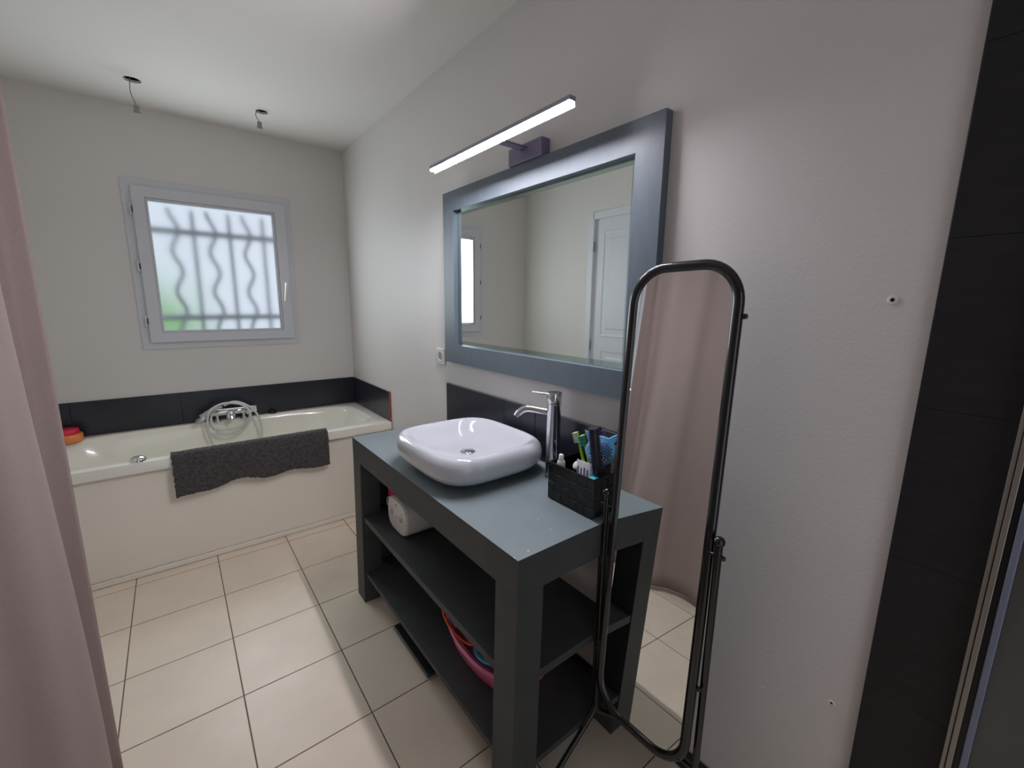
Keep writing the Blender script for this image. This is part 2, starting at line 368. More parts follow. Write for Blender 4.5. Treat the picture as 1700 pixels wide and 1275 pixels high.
bm = lathe([(0.024, 0), (0.024, 0.008), (0.009, 0.012), (0.009, 0.05)], (XL - 0.018, -1.64, 1.03), 16, axis=(1, 0, 0)); tube([(XL + 0.03, -1.64, 1.03), (XL + 0.032, -1.60, 1.03), (XL + 0.03, -1.53, 1.028)], 0.008, 10, bm)
obj('door_handle', bm, M_chrome, dr, smooth=True)

# ------------------------------------------------------------------ bathtub
YT, YFp = 0.7418, 0.720
tub = thing('bathtub', 'long cream acrylic bathtub with plain front panel under the window', 'bathtub', (-0.88, -0.37, 0))
cx, cy = (XL - 0.003) / 2, -(YT + 0.013) / 2
ox, oy = (-XL - 0.006) / 2, (YT - 0.013) / 2
N = 96
def outer(z, k=0.0):
    out = []                                              # rectangle sampled with the angles of the basin rings
    for i in range(N):
        t = 2 * PI * i / N; c, s = math.cos(t), math.sin(t)
        q = max(abs(c) / (ox - k), abs(s) / (oy - k)); 
        out.append(Vector((cx + c / q, cy + s / q, z)))
    return out
def basin(z, a, b, e, dx=0, dy=0): return sup(cx + dx, cy + dy, z, a, b, e, N)
def super_pol(z, a, b, e, dx=0.0, dy=0.0):
    out = []
    for i in range(N):
        t = 2 * PI * i / N; c, s = math.cos(t), math.sin(t)
        q = ((abs(c) / a) ** e + (abs(s) / b) ** e) ** (1 / e); out.append(Vector((cx + dx + c / q, cy + dy + s / q, z)))
    return out
ai, bi = 0.80, 0.305
rings = [outer(0.5534, 0.012), outer(0.5534), outer(0.598), outer(0.6035, 0.002), outer(0.6053, 0.007),
         super_pol(0.6053, ai + 0.014, bi + 0.013, 7, 0, 0.008), super_pol(0.6045, ai + 0.006, bi + 0.006, 6.5, 0, 0.008), super_pol(0.598, ai - 0.002, bi - 0.001, 6, 0, 0.008),
         super_pol(0.57, ai - 0.012, bi - 0.008, 5, 0, 0.008), super_pol(0.48, ai - 0.05, bi - 0.025, 4.5, 0.0, 0.008), super_pol(0.35, ai - 0.10, bi - 0.045, 4, 0, 0.008),
         super_pol(0.25, ai - 0.14, bi - 0.06, 3.6, 0, 0.008), super_pol(0.2, ai - 0.19, bi - 0.09, 3.2, 0, 0.008), super_pol(0.182, ai - 0.27, bi - 0.15, 3, 0, 0.008), super_pol(0.18, 0.2, 0.06, 2.5, 0, 0.008)]
bm = loft(rings, cap=False); bm.faces.new([v for v in bm.verts][-N:])
obj('tub_shell', bm, M_acryl, tub, smooth=True)
obj('front_panel', box(XL + 0.003, -0.003, -YFp, -YFp + 0.02, 0.032, 0.5515), M_panel, tub, bevel=0.002)
o = obj('plinth', box(XL + 0.003, -0.003, -YFp + 0.004 - 0.012, -YFp + 0.015, 0.002, 0.030), M_panel, tub, bevel=0.003)
bm = lathe([(0.032, 0.0), (0.032, 0.008), (0.027, 0.017), (0.016, 0.023), (0.001, 0.025)], (-1.296, -0.703, 0.6055), 24)
o = obj('overflow_knob', bm, M_chrome, tub, smooth=True); o['label'] = 'chrome knob on the front rim'
obj('drain', lathe([(0.03, 0), (0.03, 0.003), (0.001, 0.004)], (-0.88, -0.37, 0.18), 20), M_chrome, tub, smooth=True)
tag(obj('drain_plug', lathe([(0.022, 0), (0.025, 0.006), (0.022, 0.02), (0.006, 0.022), (0.004, 0.035), (0.001, 0.036)], (-0.595, -0.038, 0.6058), 16), M_dark), 'small black rubber plug on the back rim of the bathtub against the dark tiles', 'plug')

# bath mixer, hand shower and hose
tp = thing('bath_mixer', 'chrome bar mixer tap on the back rim of the bathtub', 'tap', (-0.85, -0.06, 0.6053))
bm = tube([(-0.975, -0.085, 0.668), (-0.96, -0.085, 0.668), (-0.745, -0.085, 0.666), (-0.73, -0.085, 0.666)], [0.018, 0.023, 0.023, 0.018], 16)
obj('mixer_body', bm, M_chrome, tp, smooth=True)
for x in (-0.925, -0.775): obj('riser', lathe([(0.022, 0), (0.02, 0.006), (0.012, 0.014), (0.012, 0.055)], (x, -0.07, 0.6057), 16), M_chrome, tp, smooth=True)
obj('temperature_knob', tube([(-0.745, -0.085, 0.666), (-0.742, -0.085, 0.666), (-0.705, -0.085, 0.666), (-0.70, -0.085, 0.666)], [0.019, 0.025, 0.025, 0.022], 16), M_chrome, tp, smooth=True)
bm = bmesh.new(); bmesh.ops.create_uvsphere(bm, u_segments=18, v_segments=12, radius=0.028)
for v in bm.verts: v.co = Vector((-0.852 + v.co.x * 0.95, -0.118 + v.co.y * 0.8, 0.648 + v.co.z * 1.25))
obj('control_knob', bm, M_chrome, tp, smooth=True)
obj('spout', tube(catmull([(-0.85, -0.095, 0.655), (-0.85, -0.13, 0.648), (-0.85, -0.165, 0.625)], 4), 0.012, 12), M_chrome, tp, smooth=True)
hs = thing('hand_shower', 'grey chrome hand shower lying across the left end of the bath mixer', 'hand shower', (-0.98, -0.1, 0.62))
pts = catmull([(-0.895, -0.115, 0.712), (-0.935, -0.115, 0.700), (-0.975, -0.115, 0.675), (-1.01, -0.115, 0.652)], 5)
obj('shower_handle', tube(pts, [0.013 + 0.009 * i / len(pts) for i in range(len(pts))], 12), M_greyp, hs, smooth=True)
obj('shower_head', lathe([(0.016, 0.012), (0.03, 0.008), (0.036, -0.004), (0.034, -0.012), (0.001, -0.014)], (-1.015, -0.118, 0.642), 20, axis=(-0.45, 0.0, 0.9)), M_greyp, hs, smooth=True)
hose = [(-0.885, -0.118, 0.716), (-0.83, -0.125, 0.735), (-0.775, -0.13, 0.715), (-0.72, -0.14, 0.665), (-0.695, -0.15, 0.60), (-0.688, -0.155, 0.54), (-0.70, -0.16, 0.47), (-0.76, -0.16, 0.40), (-0.86, -0.16, 0.36),
        (-0.94, -0.155, 0.40), (-0.975, -0.14, 0.50), (-0.985, -0.135, 0.60), (-0.965, -0.135, 0.69), (-0.90, -0.13, 0.728), (-0.83, -0.135, 0.728), (-0.77, -0.14, 0.70), (-0.745, -0.15, 0.64), (-0.77, -0.155, 0.57),
        (-0.84, -0.155, 0.525), (-0.92, -0.15, 0.54), (-0.965, -0.13, 0.60), (-0.96, -0.12, 0.65)]
tag(obj('shower_hose', tube(catmull(hose, 6), 0.0075, 8), M_hose, smooth=True), 'thin grey shower hose coiled in loops below the bath mixer', 'hose')
hose2 = [(-0.957, -0.11, 0.668), (-0.96, -0.14, 0.60), (-0.92, -0.15, 0.565), (-0.85, -0.15, 0.555), (-0.78, -0.145, 0.58), (-0.748, -0.14, 0.63), (-0.76, -0.12, 0.65)]
tag(obj('shower_hose', tube(catmull(hose2, 6), 0.0065, 8), M_hose, smooth=True), 'short inner loop of grey hose under the bar of the bath mixer', 'hose')

# jar on the rim
j = thing('cosmetic_jar', 'orange jar with pinkish red lid on the left rim of the bathtub', 'jar', (-1.617, -0.09, 0.6055))
obj('jar_body', lathe([(0.058, 0), (0.061, 0.004), (0.061, 0.038), (0.056, 0.043)], (-1.617, -0.090, 0.6055), 28), M_jar, j, smooth=True)
obj('jar_lid', lathe([(0.052, 0.043), (0.054, 0.045), (0.053, 0.066), (0.049, 0.070), (0.001, 0.0705)], (-1.622, -0.090, 0.6055), 28), M_jlid, j, smooth=True)

# bath mat draped over the front rim
bm = bmesh.new(); nx, ns = 120, 44; grid = []
for i in range(nx + 1):
    u = i / nx; x = -1.169 + u * 0.752
    zb = 0.394 + 0.012 * u
    bump_ = 0.030 * math.exp(-((u - 0.36) / 0.13) ** 2) + 0.012 * math.exp(-((u - 0.7) / 0.15) ** 2) + 0.004 * math.sin(u * 19)
    zb += bump_
    col = []
    yb = -YT - 0.009; L1 = 0.608 + 0.004 - zb; L2 = 0.05; L3 = 0.06
    tot = L1 + L2 + L3
    for k in range(ns + 1):
        s = k / ns * tot
        if s < L1:
            t = s / L1; y = yb - 0.006 * math.sin(PI * t) - 0.008 * (1 - t) * (0.5 + 0.5 * math.sin(u * 14 + 1)) * (1 - t); z = zb + s
            r = max(0, (s - (L1 - 0.02)) / 0.02); z -= 0.0; y += 0.006 * r * r
        elif s < L1 + L2: y = yb + 0.006 + (s - L1); z = 0.6145 + 0.006 * math.sin(PI * (s - L1) / L2)
        else: y = yb + 0.006 + L2 + 0.02 * (s - L1 - L2); z = 0.612 - (s - L1 - L2) * 0.9
        q = 0.0022
        col.append((x + random.uniform(-q, q), y + random.uniform(-q, q), z + random.uniform(-q, q)))
    grid.append([bm.verts.new(p) for p in col])
for i in range(nx):
    for k in range(ns): bm.faces.new((grid[i][k], grid[i + 1][k], grid[i + 1][k + 1], grid[i][k + 1]))
o = obj('bath_mat', bm, M_mat, smooth=True); s = o.modifiers.new('solid', 'SOLIDIFY'); s.thickness = 0.010; s.offset = 0.0
tag(o, 'dark grey chenille bath mat hanging over the front rim of the bathtub', 'bath mat')

# ------------------------------------------------------------------ hanging cables in the ceiling cut-outs
for (hx, hy, r), lab, dx, dz in ((holes[0], 'thin grey cable with small connector hanging from the left ceiling cut-out', 0.0, 0.115), (holes[1], 'short cable with small connector hanging from the right ceiling cut-out', -0.02, 0.055)):
    cb = thing('ceiling_cable', lab, 'cable', (hx, hy, H + 0.02), 'loose cables in the ceiling cut-outs')
    z0 = H + 0.055
    obj('wire', tube(catmull([(hx + dx, hy, z0), (hx + dx - 0.008, hy, H), (hx + dx - 0.012, hy, H - dz * 0.5), (hx + dx + 0.004, hy, H - dz)], 5), 0.0022, 6), M_wire, cb, smooth=True)
    bm = box(hx + dx - 0.008, hx + dx + 0.014, hy - 0.006, hy + 0.006, H - dz - 0.030, H - dz)
    box(hx + dx - 0.012, hx + dx + 0.018, hy - 0.007, hy + 0.007, H - dz - 0.036, H - dz - 0.028, bm)
    obj('connector', bm, M_greyd, cb, bevel=0.002)

# ------------------------------------------------------------------ wall mirror
m1, m2, mz1, mz2 = 1.5302, 2.7097, 1.1031, 1.8929
i1, i2, iz1, iz2 = 1.6234, 2.6189, 1.1908, 1.806
wm = thing('wall_mirror', 'large wall mirror with wide dark slate painted frame above the vanity', 'mirror', (0, -2.12, 1.1))
def yz_bar(a, b): pass
def rail(pts):                                                # mitred frame board, thickness in x
    return prism([(-0.0005, p[0], p[1]) for p in pts], (-0.0295, 0, 0))
o_, n_ = (m1, m2, mz1, mz2), (i1, i2, iz1, iz2)
for pts in ([(-m1, mz2), (-m2, mz2), (-i2, iz2), (-i1, iz2)], [(-m1, mz1), (-m2, mz1), (-i2, iz1), (-i1, iz1)], [(-m1, mz1), (-m1, mz2), (-i1, iz2), (-i1, iz1)], [(-m2, mz1), (-m2, mz2), (-i2, iz2), (-i2, iz1)]):
    obj('frame_board', rail(pts), M_frame, wm)
def yzring(k, x): return [(x, -i1 - k, iz1 + k), (x, -i2 + k, iz1 + k), (x, -i2 + k, iz2 - k), (x, -i1 - k, iz2 - k)]
bm = loft([yzring(0.022, -0.0086), yzring(0.0, -0.0082)], cap=False); g_ = obj('mirror_bevel_edge', bm, M_bevel, wm); g_['label'] = 'bevelled greenish edge of the mirror glass'
bm = bmesh.new(); bm.faces.new([bm.verts.new(p) for p in yzring(0.022, -0.0086)]); loft([yzring(-0.002, -0.0080), yzring(-0.002, -0.003)], bm)
obj('mirror_glass', bm, M_mirror, wm)

# LED bar lamp
lb = thing('bar_lamp', 'lit slim LED bar lamp on a bracket above the wall mirror', 'wall lamp', (-0.02, -2.14, 1.92))
LX, LZ, Ly1, Ly2 = -0.200, 1.916, -1.752, -2.536
bm = box(LX - 0.011, LX + 0.012, Ly2, Ly1, LZ + 0.004, LZ + 0.016); box(LX + 0.0095, LX + 0.012, Ly2, Ly1, LZ - 0.0095, LZ + 0.004, bm)
obj('lamp_housing', bm, M_lilac, lb)
d_ = obj('diffuser', box(LX - 0.0105, LX + 0.0062, Ly2 + 0.003, Ly1 - 0.003, LZ - 0.0040, LZ + 0.0030), M_led, lb); d_['label'] = 'glowing white diffuser'
obj('wall_bracket', box(-0.040, -0.0005, -2.235, -2.05, 1.8935, 1.953), M_bracket, lb, bevel=0.003)
obj('arm', box(LX + 0.006, -0.036, -2.158, -2.124, LZ + 0.016, LZ + 0.023), M_bracket, lb, bevel=0.001)

# socket beside the mirror
so = thing('wall_socket', 'white round socket plate on the wall at the lower left corner of the wall mirror', 'socket', (0, -1.437, 1.115))
obj('cover_plate', box(-0.009, -0.0003, -1.478, -1.396, 1.073, 1.158), M_socket, so, bevel=0.004)
obj('socket_well', lathe([(0.026, 0), (0.027, 0.0025), (0.022, 0.003), (0.020, 0.0012)], (-0.009, -1.440, 1.118), 24, axis=(-1, 0, 0), cap=False), M_socket, so, smooth=True)
obj('socket_recess', lathe([(0.0205, 0.0), (0.0205, 0.0012), (0.001, 0.0012)], (-0.009, -1.440, 1.118), 24, axis=(-1, 0, 0)), M_greyd, so)

# wall plugs / screw holes on the right
for y, z, s, lab in ((-3.217, 1.405, 1.0, 'white wall plug with dark hole at eye height near the black tiles'), (-3.23, 0.503, 0.8, 'chipped wall plug hole low on the wall near the black tiles'), (-3.094, 0.43, 0.35, 'tiny filled hole low on the wall right of the standing mirror')):
    t = thing('wall_plug', lab, 'wall plug', (0, y, z), 'holes in the right wall')
    obj('plug_rim', lathe([(0.009 * s, 0), (0.008 * s, 0.0016 * s), (0.0042 * s, 0.0022 * s), (0.0035 * s, 0.0005)], (-0.0003, y, z), 16, axis=(-1, 0, 0), cap=False), M_white, t, smooth=True)
    obj('plug_hole', lathe([(0.0036 * s, 0.0), (0.0036 * s, 0.0008), (0.0005, 0.0008)], (-0.0003, y, z), 12, axis=(-1, 0, 0)), M_hole, t)

# ------------------------------------------------------------------ vanity
D, V1, V2, HT, LG = 0.5037, 1.5059, 2.7096, 0.101, 0.0899
SH1, SH2 = 0.4336, 0.1495
van = thing('vanity_unit', 'dark slate painted wooden vanity table with two open shelves under the sink', 'vanity', (-0.25, -2.1, 0))
def lean(o, k=0.018):
    for v in o.data.vertices:
        if v.co.x < -0.3: v.co.x -= k * max(0, ZV - 0.1 - v.co.z)
    return o
SX = -0.262
TB1 = obj('top_board', box(-D, SX - 0.0006, -V2, -V1, ZV - 0.024, ZV), M_top_lit, van)
TB2 = obj('top_board', box(SX + 0.0006, -0.0005, -V2, -V1, ZV - 0.024, ZV - 0.0008), M_top_lit, van)
for o in (TB1, TB2):
    o.data.materials.append(M_van)
    for p in o.data.polygons: p.material_index = 0 if p.normal.z > 0.5 else 1  # upward faces get the paler copy: lamp light put into the colour
obj('front_apron', box(-D, -D + 0.024, -V2, -V1, ZV - HT, ZV - 0.024), M_van, van)
for y0, y1 in ((-V2, -V2 + 0.024), (-V1 - 0.024, -V1)): obj('side_apron', box(-D + 0.0245, -0.002, y0, y1, ZV - HT, ZV - 0.024), M_van, van)
LD = 0.085
for (x0, x1) in ((-D, -D + LD), (-0.098, -0.016)):
    for (y0, y1) in ((-V2, -V2 + LG), (-V1 - LG, -V1)):
        lean(obj('leg', box(x0, x1, y0, y1, 0.0005, ZV - HT - 0.0005), M_van, van))
obj('shelf', box(-D + 0.004, -0.1, -V2 + 0.004, -V1 - 0.004, SH1 - 0.026, SH1), M_van, van)
obj('shelf', box(-D + 0.004, -0.1, -V2 + 0.004, -V1 - 0.004, SH2 - 0.020, SH2), M_van, van)
obj('side_panel', box(-D + LD + 0.0005, -0.0985, -V1 - 0.020, -V1 - 0.004, SH2 + 0.0005, ZV - HT), M_van, van)

# scale under the vanity
s_ = thing('bathroom_scale', 'thin dark bathroom scale lying on the floor under the vanity', 'scale', (-0.32, -2.0, 0))
obj('scale_top', box(-0.482, -0.182, -2.165, -1.845, 0.014, 0.026), M_scale, s_, bevel=0.003)
for x in (-0.44, -0.21):
    for y in (-2.13, -1.88): obj('scale_foot', lathe([(0.014, 0), (0.014, 0.0138)], (x, y, 0.0003), 12), M_dark, s_)

# ------------------------------------------------------------------ sink
SXc, SYc = -0.268, -2.112; SA, SB = 0.224, 0.252
sk = thing('vessel_sink', 'white ceramic vessel sink with rounded square rim on the vanity', 'sink', (SXc, SYc, ZV))
prof = [(0.55, 0.0, 3.4), (0.64, 0.003, 3.6), (0.80, 0.014, 3.8), (0.92, 0.029, 4.0), (0.98, 0.048, 4.0), (1.0, 0.072, 4.0), (0.99, 0.094, 4.0), (0.955, 0.111, 4.0), (0.91, 0.119, 4.0), (0.87, 0.120, 3.9),
        (0.83, 0.115, 3.8), (0.77, 0.101, 3.7), (0.70, 0.083, 3.5), (0.62, 0.067, 3.3), (0.52, 0.055, 3.0), (0.38, 0.047, 2.7), (0.24, 0.043, 2.4), (0.12, 0.041, 2.0), (0.10, 0.040, 2.0)]
bm = loft([sup(SXc, SYc, ZV + 0.0005 + z, SA * k, SB * k, e, 72) for k, z, e in prof], cap=False)
bm.verts.ensure_lookup_table(); vv = list(bm.verts); bm.faces.new(vv[:72]); bm.faces.new(vv[-72:])
obj('bowl', bm, M_ceram, sk, smooth=True, sub=1)
obj('waste', lathe([(0.030, 0), (0.030, 0.003), (0.026, 0.006), (0.012, 0.009), (0.001, 0.0095)], (SXc + 0.02, SYc + 0.03, ZV + 0.0405), 24), M_chrome, sk, smooth=True)

# faucet
FX, FY = -0.080, -2.377
fa = thing('basin_tap', 'tall chrome column tap standing behind the vessel sink', 'tap', (FX, FY, ZV))
obj('column', lathe([(0.030, 0.0), (0.030, 0.004), (0.0245, 0.006), (0.0245, 0.262), (0.0255, 0.263), (0.0255, 0.266)], (FX, FY, ZV + 0.0005), 32), M_chrome, fa, smooth=True).data.polygons.foreach_set
obj('lever_cap', lathe([(0.0235, 0.266), (0.0255, 0.268), (0.0262, 0.302), (0.0245, 0.3045), (0.001, 0.3048)], (FX, FY, ZV + 0.0005), 32), M_chrome, fa, smooth=True)
dx, dy = -0.5684, 0.8227
def sp(t, z): return (FX + dx * t, FY + dy * t, z)
obj('tap_spout', tube(catmull([sp(0.018, 1.020), sp(0.05, 1.023), sp(0.085, 1.026), sp(0.108, 1.022), sp(0.126, 1.008), sp(0.134, 0.996)], 5), 0.0125, 16), M_chrome, fa, smooth=True)
obj('lever', tube([sp(0.02, 1.083), sp(0.06, 1.085), sp(0.077, 1.086)], [0.0042, 0.0042, 0.0038], 10), M_chrome, fa, smooth=True)

# ------------------------------------------------------------------ woven basket and what is in it
BX0, BX1, BY0, BY1, BH = -0.211, -0.060, -2.683, -2.489, 0.120
bk = thing('woven_basket', 'small black woven strap basket on the vanity beside the tap', 'basket', (-0.13, -2.59, ZV))
zb = ZV + 0.0006
bm = box(BX0 + 0.004, BX1 - 0.004, BY0 + 0.004, BY1 - 0.004, zb, zb + 0.003)
for a in ((BX0 + 0.004, BX0 + 0.006, BY0 + 0.004, BY1 - 0.004), (BX1 - 0.006, BX1 - 0.004, BY0 + 0.004, BY1 - 0.004), (BX0 + 0.006, BX1 - 0.006, BY0 + 0.004, BY0 + 0.006), (BX0 + 0.006, BX1 - 0.006, BY1 - 0.006, BY1 - 0.004)):
    box(a[0], a[1], a[2], a[3], zb + 0.003, zb + BH - 0.004, bm)
obj('lining', bm, M_basket, bk)
rows = 4; rh = (BH - 0.006) / rows
def strap(axis, a, b, z0, z1, side, outn):
    """one visible strap cell standing proud of the lining"""
    bm_ = bmesh.new(); e = 0.0035; h = 0.0040
    def P(u, z, o):
        return (u, side + outn * o, z) if axis == 'x' else (side + outn * o, u, z)
    lo = [P(a, z0, 0), P(b, z0, 0), P(b, z1, 0), P(a, z1, 0)]
    hi = [P(a + e, z0 + e, h), P(b - e, z0 + e, h), P(b - e, z1 - e, h), P(a + e, z1 - e, h)]
    loft([lo, hi], bm_); return bm_
for axis, lo_, hi_, side, on in (('y', BY0 + 0.003, BY1 - 0.003, BX0 + 0.004, -1), ('x', BX0 + 0.003, BX1 - 0.003, BY0 + 0.004, -1), ('x', BX0 + 0.003, BX1 - 0.003, BY1 - 0.004, 1)):
    nc = 6 if axis == 'y' else 5; cw = (hi_ - lo_) / nc
    for r in range(rows):
        for c in range(nc):
            z0 = zb + 0.001 + r * rh; pr = 0 if (r + c) % 2 else 0.0006
            obj('strap', strap(axis, lo_ + c * cw + pr, lo_ + (c + 1) * cw - pr, z0 + pr * 2, z0 + rh - pr * 2, side - on * (0.0022 if (r + c) % 2 else 0), on), M_basket, bk)
zr = zb + BH - 0.003
rp = [(BX0 + 0.003, BY0 + 0.003, zr), (BX1 - 0.003, BY0 + 0.003, zr), (BX1 - 0.003, BY1 - 0.003, zr), (BX0 + 0.003, BY1 - 0.003, zr)]
o = obj('rim', loft([[(p[0] + sx * k, p[1] + sy * k, p[2] + z) for p, (sx, sy) in zip(rp, ((-1, -1), (1, -1), (1, 1), (-1, 1)))] for k, z in ((0.003, -0.004), (0.003, 0.002), (-0.003, 0.002), (-0.003, -0.004))], closed=True), M_basket, bk)

def brush(name, lab, base, tip, mat_h, mat_b, seed):
    t = thing(name, lab, 'toothbrush', base)
    b, q = Vector(base), Vector(tip); d = (q - b).normalized()
    obj('brush_handle', tube([b, b + (q - b) * 0.55, b + (q - b) * 0.8, q], [0.006, 0.0055, 0.0036, 0.008], 10), mat_h, t, smooth=True)
    a = Vector((-0.75, 0.1, 0.65)); a = (a - d * a.dot(d)).normalized(); s = d.cross(a)
    bm = bmesh.new()
    for r in range(6):
        for c in (-1, 0, 1):
            p = q - d * (0.002 + r * 0.0056) + s * (c * 0.0042)
            tube([p + a * 0.003, p + a * 0.017], 0.0021, 6, bm)
    obj('bristles', bm, mat_b, t)
brush('toothbrush', 'toothbrush with white bristles and lime back, leftmost in the woven basket', (-0.105, -2.585, ZV + 0.012), (-0.118, -2.522, 0.992), M_lime, M_white, 1)
brush('toothbrush', 'toothbrush with teal green bristles beside the light blue hairbrush', (-0.095, -2.60, ZV + 0.012), (-0.118, -2.548, 0.988), M_lime, M_teal, 2)

# cat-eared blue paddle hairbrush
hb = thing('hairbrush', 'light blue paddle hairbrush with two pointed ears standing in the woven basket', 'hairbrush', (-0.15, -2.62, ZV + 0.01))
hc = Vector((-0.128, -2.632, 0.962)); hn = Vector((-0.80, -0.50, 0.33)).normalized(); hs_ = Vector((0.5, -0.80, 0)).normalized() * 1.0
hu = hs_.cross(hn).normalized(); 
if hu.z < 0: hu = -hu
hs_ = hn.cross(hu); hs_ = -hs_ if hs_.y > 0 else hs_
def HB(a, b, c): return hc + hs_ * a + hu * b + hn * c
outl = []
for k in range(90):
    t = 2 * PI * k / 90; r = 0.045
    for et in (math.radians(48), math.radians(132)):
        dd = abs(t - et)
        if dd < 0.25: r += 0.034 * (1 - dd / 0.25)
    outl.append((r * math.cos(t), r * 0.98 * math.sin(t)))
bm = loft([[HB(a, b, -0.004) for a, b in outl], [HB(a, b, 0.001) for a, b in outl], [HB(a * 0.93, b * 0.93, 0.004) for a, b in outl]])
obj('paddle', bm, M_blue, hb, bevel=0.001)
obj('pad', lathe([(0.034, 0.003), (0.030, 0.0075), (0.015, 0.010), (0.001, 0.0105)], hc, 24, axis=hn), M_blued, hb, smooth=True)
bm = bmesh.new()
for k in range(70):
    r = 0.031 * math.sqrt((k + 0.5) / 70); t = k * 2.39996
    p = HB(r * math.cos(t), r * math.sin(t), 0.008); q = p + hn * 0.017 + (p - hc - hn * 0.008) * 0.25
    tube([p, q], [0.0007, 0.0010], 4, bm)
obj('bristles', bm, M_white, hb)['kind'] = 'stuff'
obj('brush_handle', tube([HB(-0.004, -0.04, 0), HB(-0.012, -0.075, 0), HB(-0.02, -0.125, -0.012), HB(-0.022, -0.155, -0.03)], [0.013, 0.009, 0.010, 0.008], 12), M_blue, hb, smooth=True)
# black round brush
rb = thing('round_brush', 'black styling brush with purple ring leaning in front of the light blue hairbrush', 'hairbrush', (-0.165, -2.655, ZV + 0.02))
p0, p1 = Vector((-0.150, -2.664, ZV + 0.012)), Vector((-0.185, -2.648, 1.046)); dd = p1 - p0
obj('barrel', tube([p0 + dd * 0.42, p0 + dd * 0.44, p0 + dd * 0.97, p1], [0.012, 0.0150, 0.0150, 0.013], 14), M_dark, rb, smooth=True)
obj('purple_ring', tube([p0 + dd * 0.395, p0 + dd * 0.425], 0.0155, 14), M_purple, rb, smooth=True)
obj('brush_handle', tube([p0, p0 + dd * 0.2, p0 + dd * 0.40], [0.011, 0.013, 0.013], 14), M_dark, rb, smooth=True)
bm = bmesh.new(); a_, b_ = frame4(dd)
for k in range(160):
    t = k * 2.39996; p = p0 + dd * (0.47 + 0.48 * k / 160); q = (a_ * math.cos(t) + b_ * math.sin(t))
    tube([p + q * 0.014, p + q * 0.0205], 0.0008, 4, bm)
obj('bristles', bm, M_purple, rb)['kind'] = 'stuff'
# purple brush behind and rose comb
pb = thing('round_brush', 'purple bristled round brush standing behind the black styling brush', 'hairbrush', (-0.10, -2.60, ZV + 0.01))
p0, p1 = Vector((-0.098, -2.615, ZV + 0.012)), Vector((-0.10, -2.592, 1.022)); dd = p1 - p0
obj('barrel', tube([p0 + dd * 0.5, p0 + dd * 0.52, p1], [0.010, 0.012, 0.012], 12), M_dark, pb, smooth=True)
obj('brush_handle', tube([p0, p0 + dd * 0.5], 0.008, 12), M_purple, pb, smooth=True)
bm = bmesh.new(); a_, b_ = frame4(dd)
for k in range(160):
    t = k * 2.39996; p = p0 + dd * (0.55 + 0.44 * k / 160); q = (a_ * math.cos(t) + b_ * math.sin(t))
    tube([p + q * 0.011, p + q * 0.022], 0.0008, 4, bm)
obj('bristles', bm, M_purple, pb)['kind'] = 'stuff'
cm = thing('comb', 'rose coloured comb at the right edge of the woven basket, beside the standing mirror frame', 'comb', (-0.09, -2.667, ZV + 0.01))
bm = box(-0.096, -0.091, -2.675, -2.662, ZV + 0.006, 0.985); obj('comb_spine', bm, M_comb, cm, bevel=0.001)
bm = bmesh.new()
for k in range(22): box(-0.095, -0.092, -2.662, -2.646, 0.85 + k * 0.006, 0.853 + k * 0.006, bm)
obj('comb_teeth', bm, M_comb, cm)
# dropper bottle, tube, cap
db = thing('dropper_bottle', 'small white nozzle bottle at the left end of the woven basket', 'bottle', (-0.183, -2.523, ZV + 0.004))
obj('bottle_body', lathe([(0.012, 0), (0.0135, 0.004), (0.0135, 0.112), (0.011, 0.120)], (-0.183, -2.523, ZV + 0.004), 20), M_whitet, db, smooth=True)
obj('nozzle_cap', lathe([(0.0085, 0.120), (0.0085, 0.124), (0.0072, 0.140), (0.006, 0.1415), (0.001, 0.142)], (-0.183, -2.523, ZV + 0.004), 16), M_white, db, smooth=True)
wc = thing('cream_tube', 'small tube with frosted white cap lying in the woven basket by its front side', 'tube', (-0.17, -2.57, ZV + 0.03))
p0 = Vector((-0.150, -2.575, 0.895)); d0 = Vector((-0.45, 0.12, 0.35)).normalized()
obj('tube_cap', lathe([(0.013, 0), (0.0145, 0.002), (0.0145, 0.020), (0.012, 0.023), (0.001, 0.0235)], p0, 20, axis=d0), M_white, wc, smooth=True)
obj('tube_body', lathe([(0.004, -0.08), (0.016, -0.05), (0.016, -0.002), (0.010, 0.0)], p0, 20, axis=d0), M_whitet, wc, smooth=True)
gt = thing('toothpaste_tube', 'clear flat tube with blue print leaning on the front side of the woven basket', 'tube', (-0.18, -2.62, ZV + 0.02))
bm = bmesh.new(); rings = []
for k, (wd, th) in enumerate(((0.022, 0.012), (0.027, 0.012), (0.030, 0.008), (0.031, 0.0015))):
    z = 0.835 + k * 0.031; y = -2.617 + 0.004 * k
    rings.append([Vector((-0.178 + 0.004 * k + th * math.sin(2 * PI * i / 20), y + wd * math.cos(2 * PI * i / 20), z)) for i in range(20)])
loft(rings, bm); obj('tube_body', bm, M_whitet, gt, smooth=True)
for k in range(4): obj('print_stripe', box(-0.1865 + 0.0012 * k, -0.1855 + 0.0012 * k, -2.596 - 0.011 * k - 0.004, -2.596 - 0.011 * k, 0.868, 0.918 - 0.004 * (k % 2)), M_navy, gt)
cp = obj('hair_clip', loft([[(-0.196 + a * 0.018 * k, -2.662 + b * 0.017 * k, z) for a, b in ((-0.4, 1), (1.2, 0.6), (1.4, -1), (-0.4, -1))] for k, z in ((0.8, 0.868), (1, 0.880), (0.9, 0.902))]), M_cyan, bevel=0.001)
tag(cp, 'cyan plastic clip at the front right corner of the woven basket', 'clip')

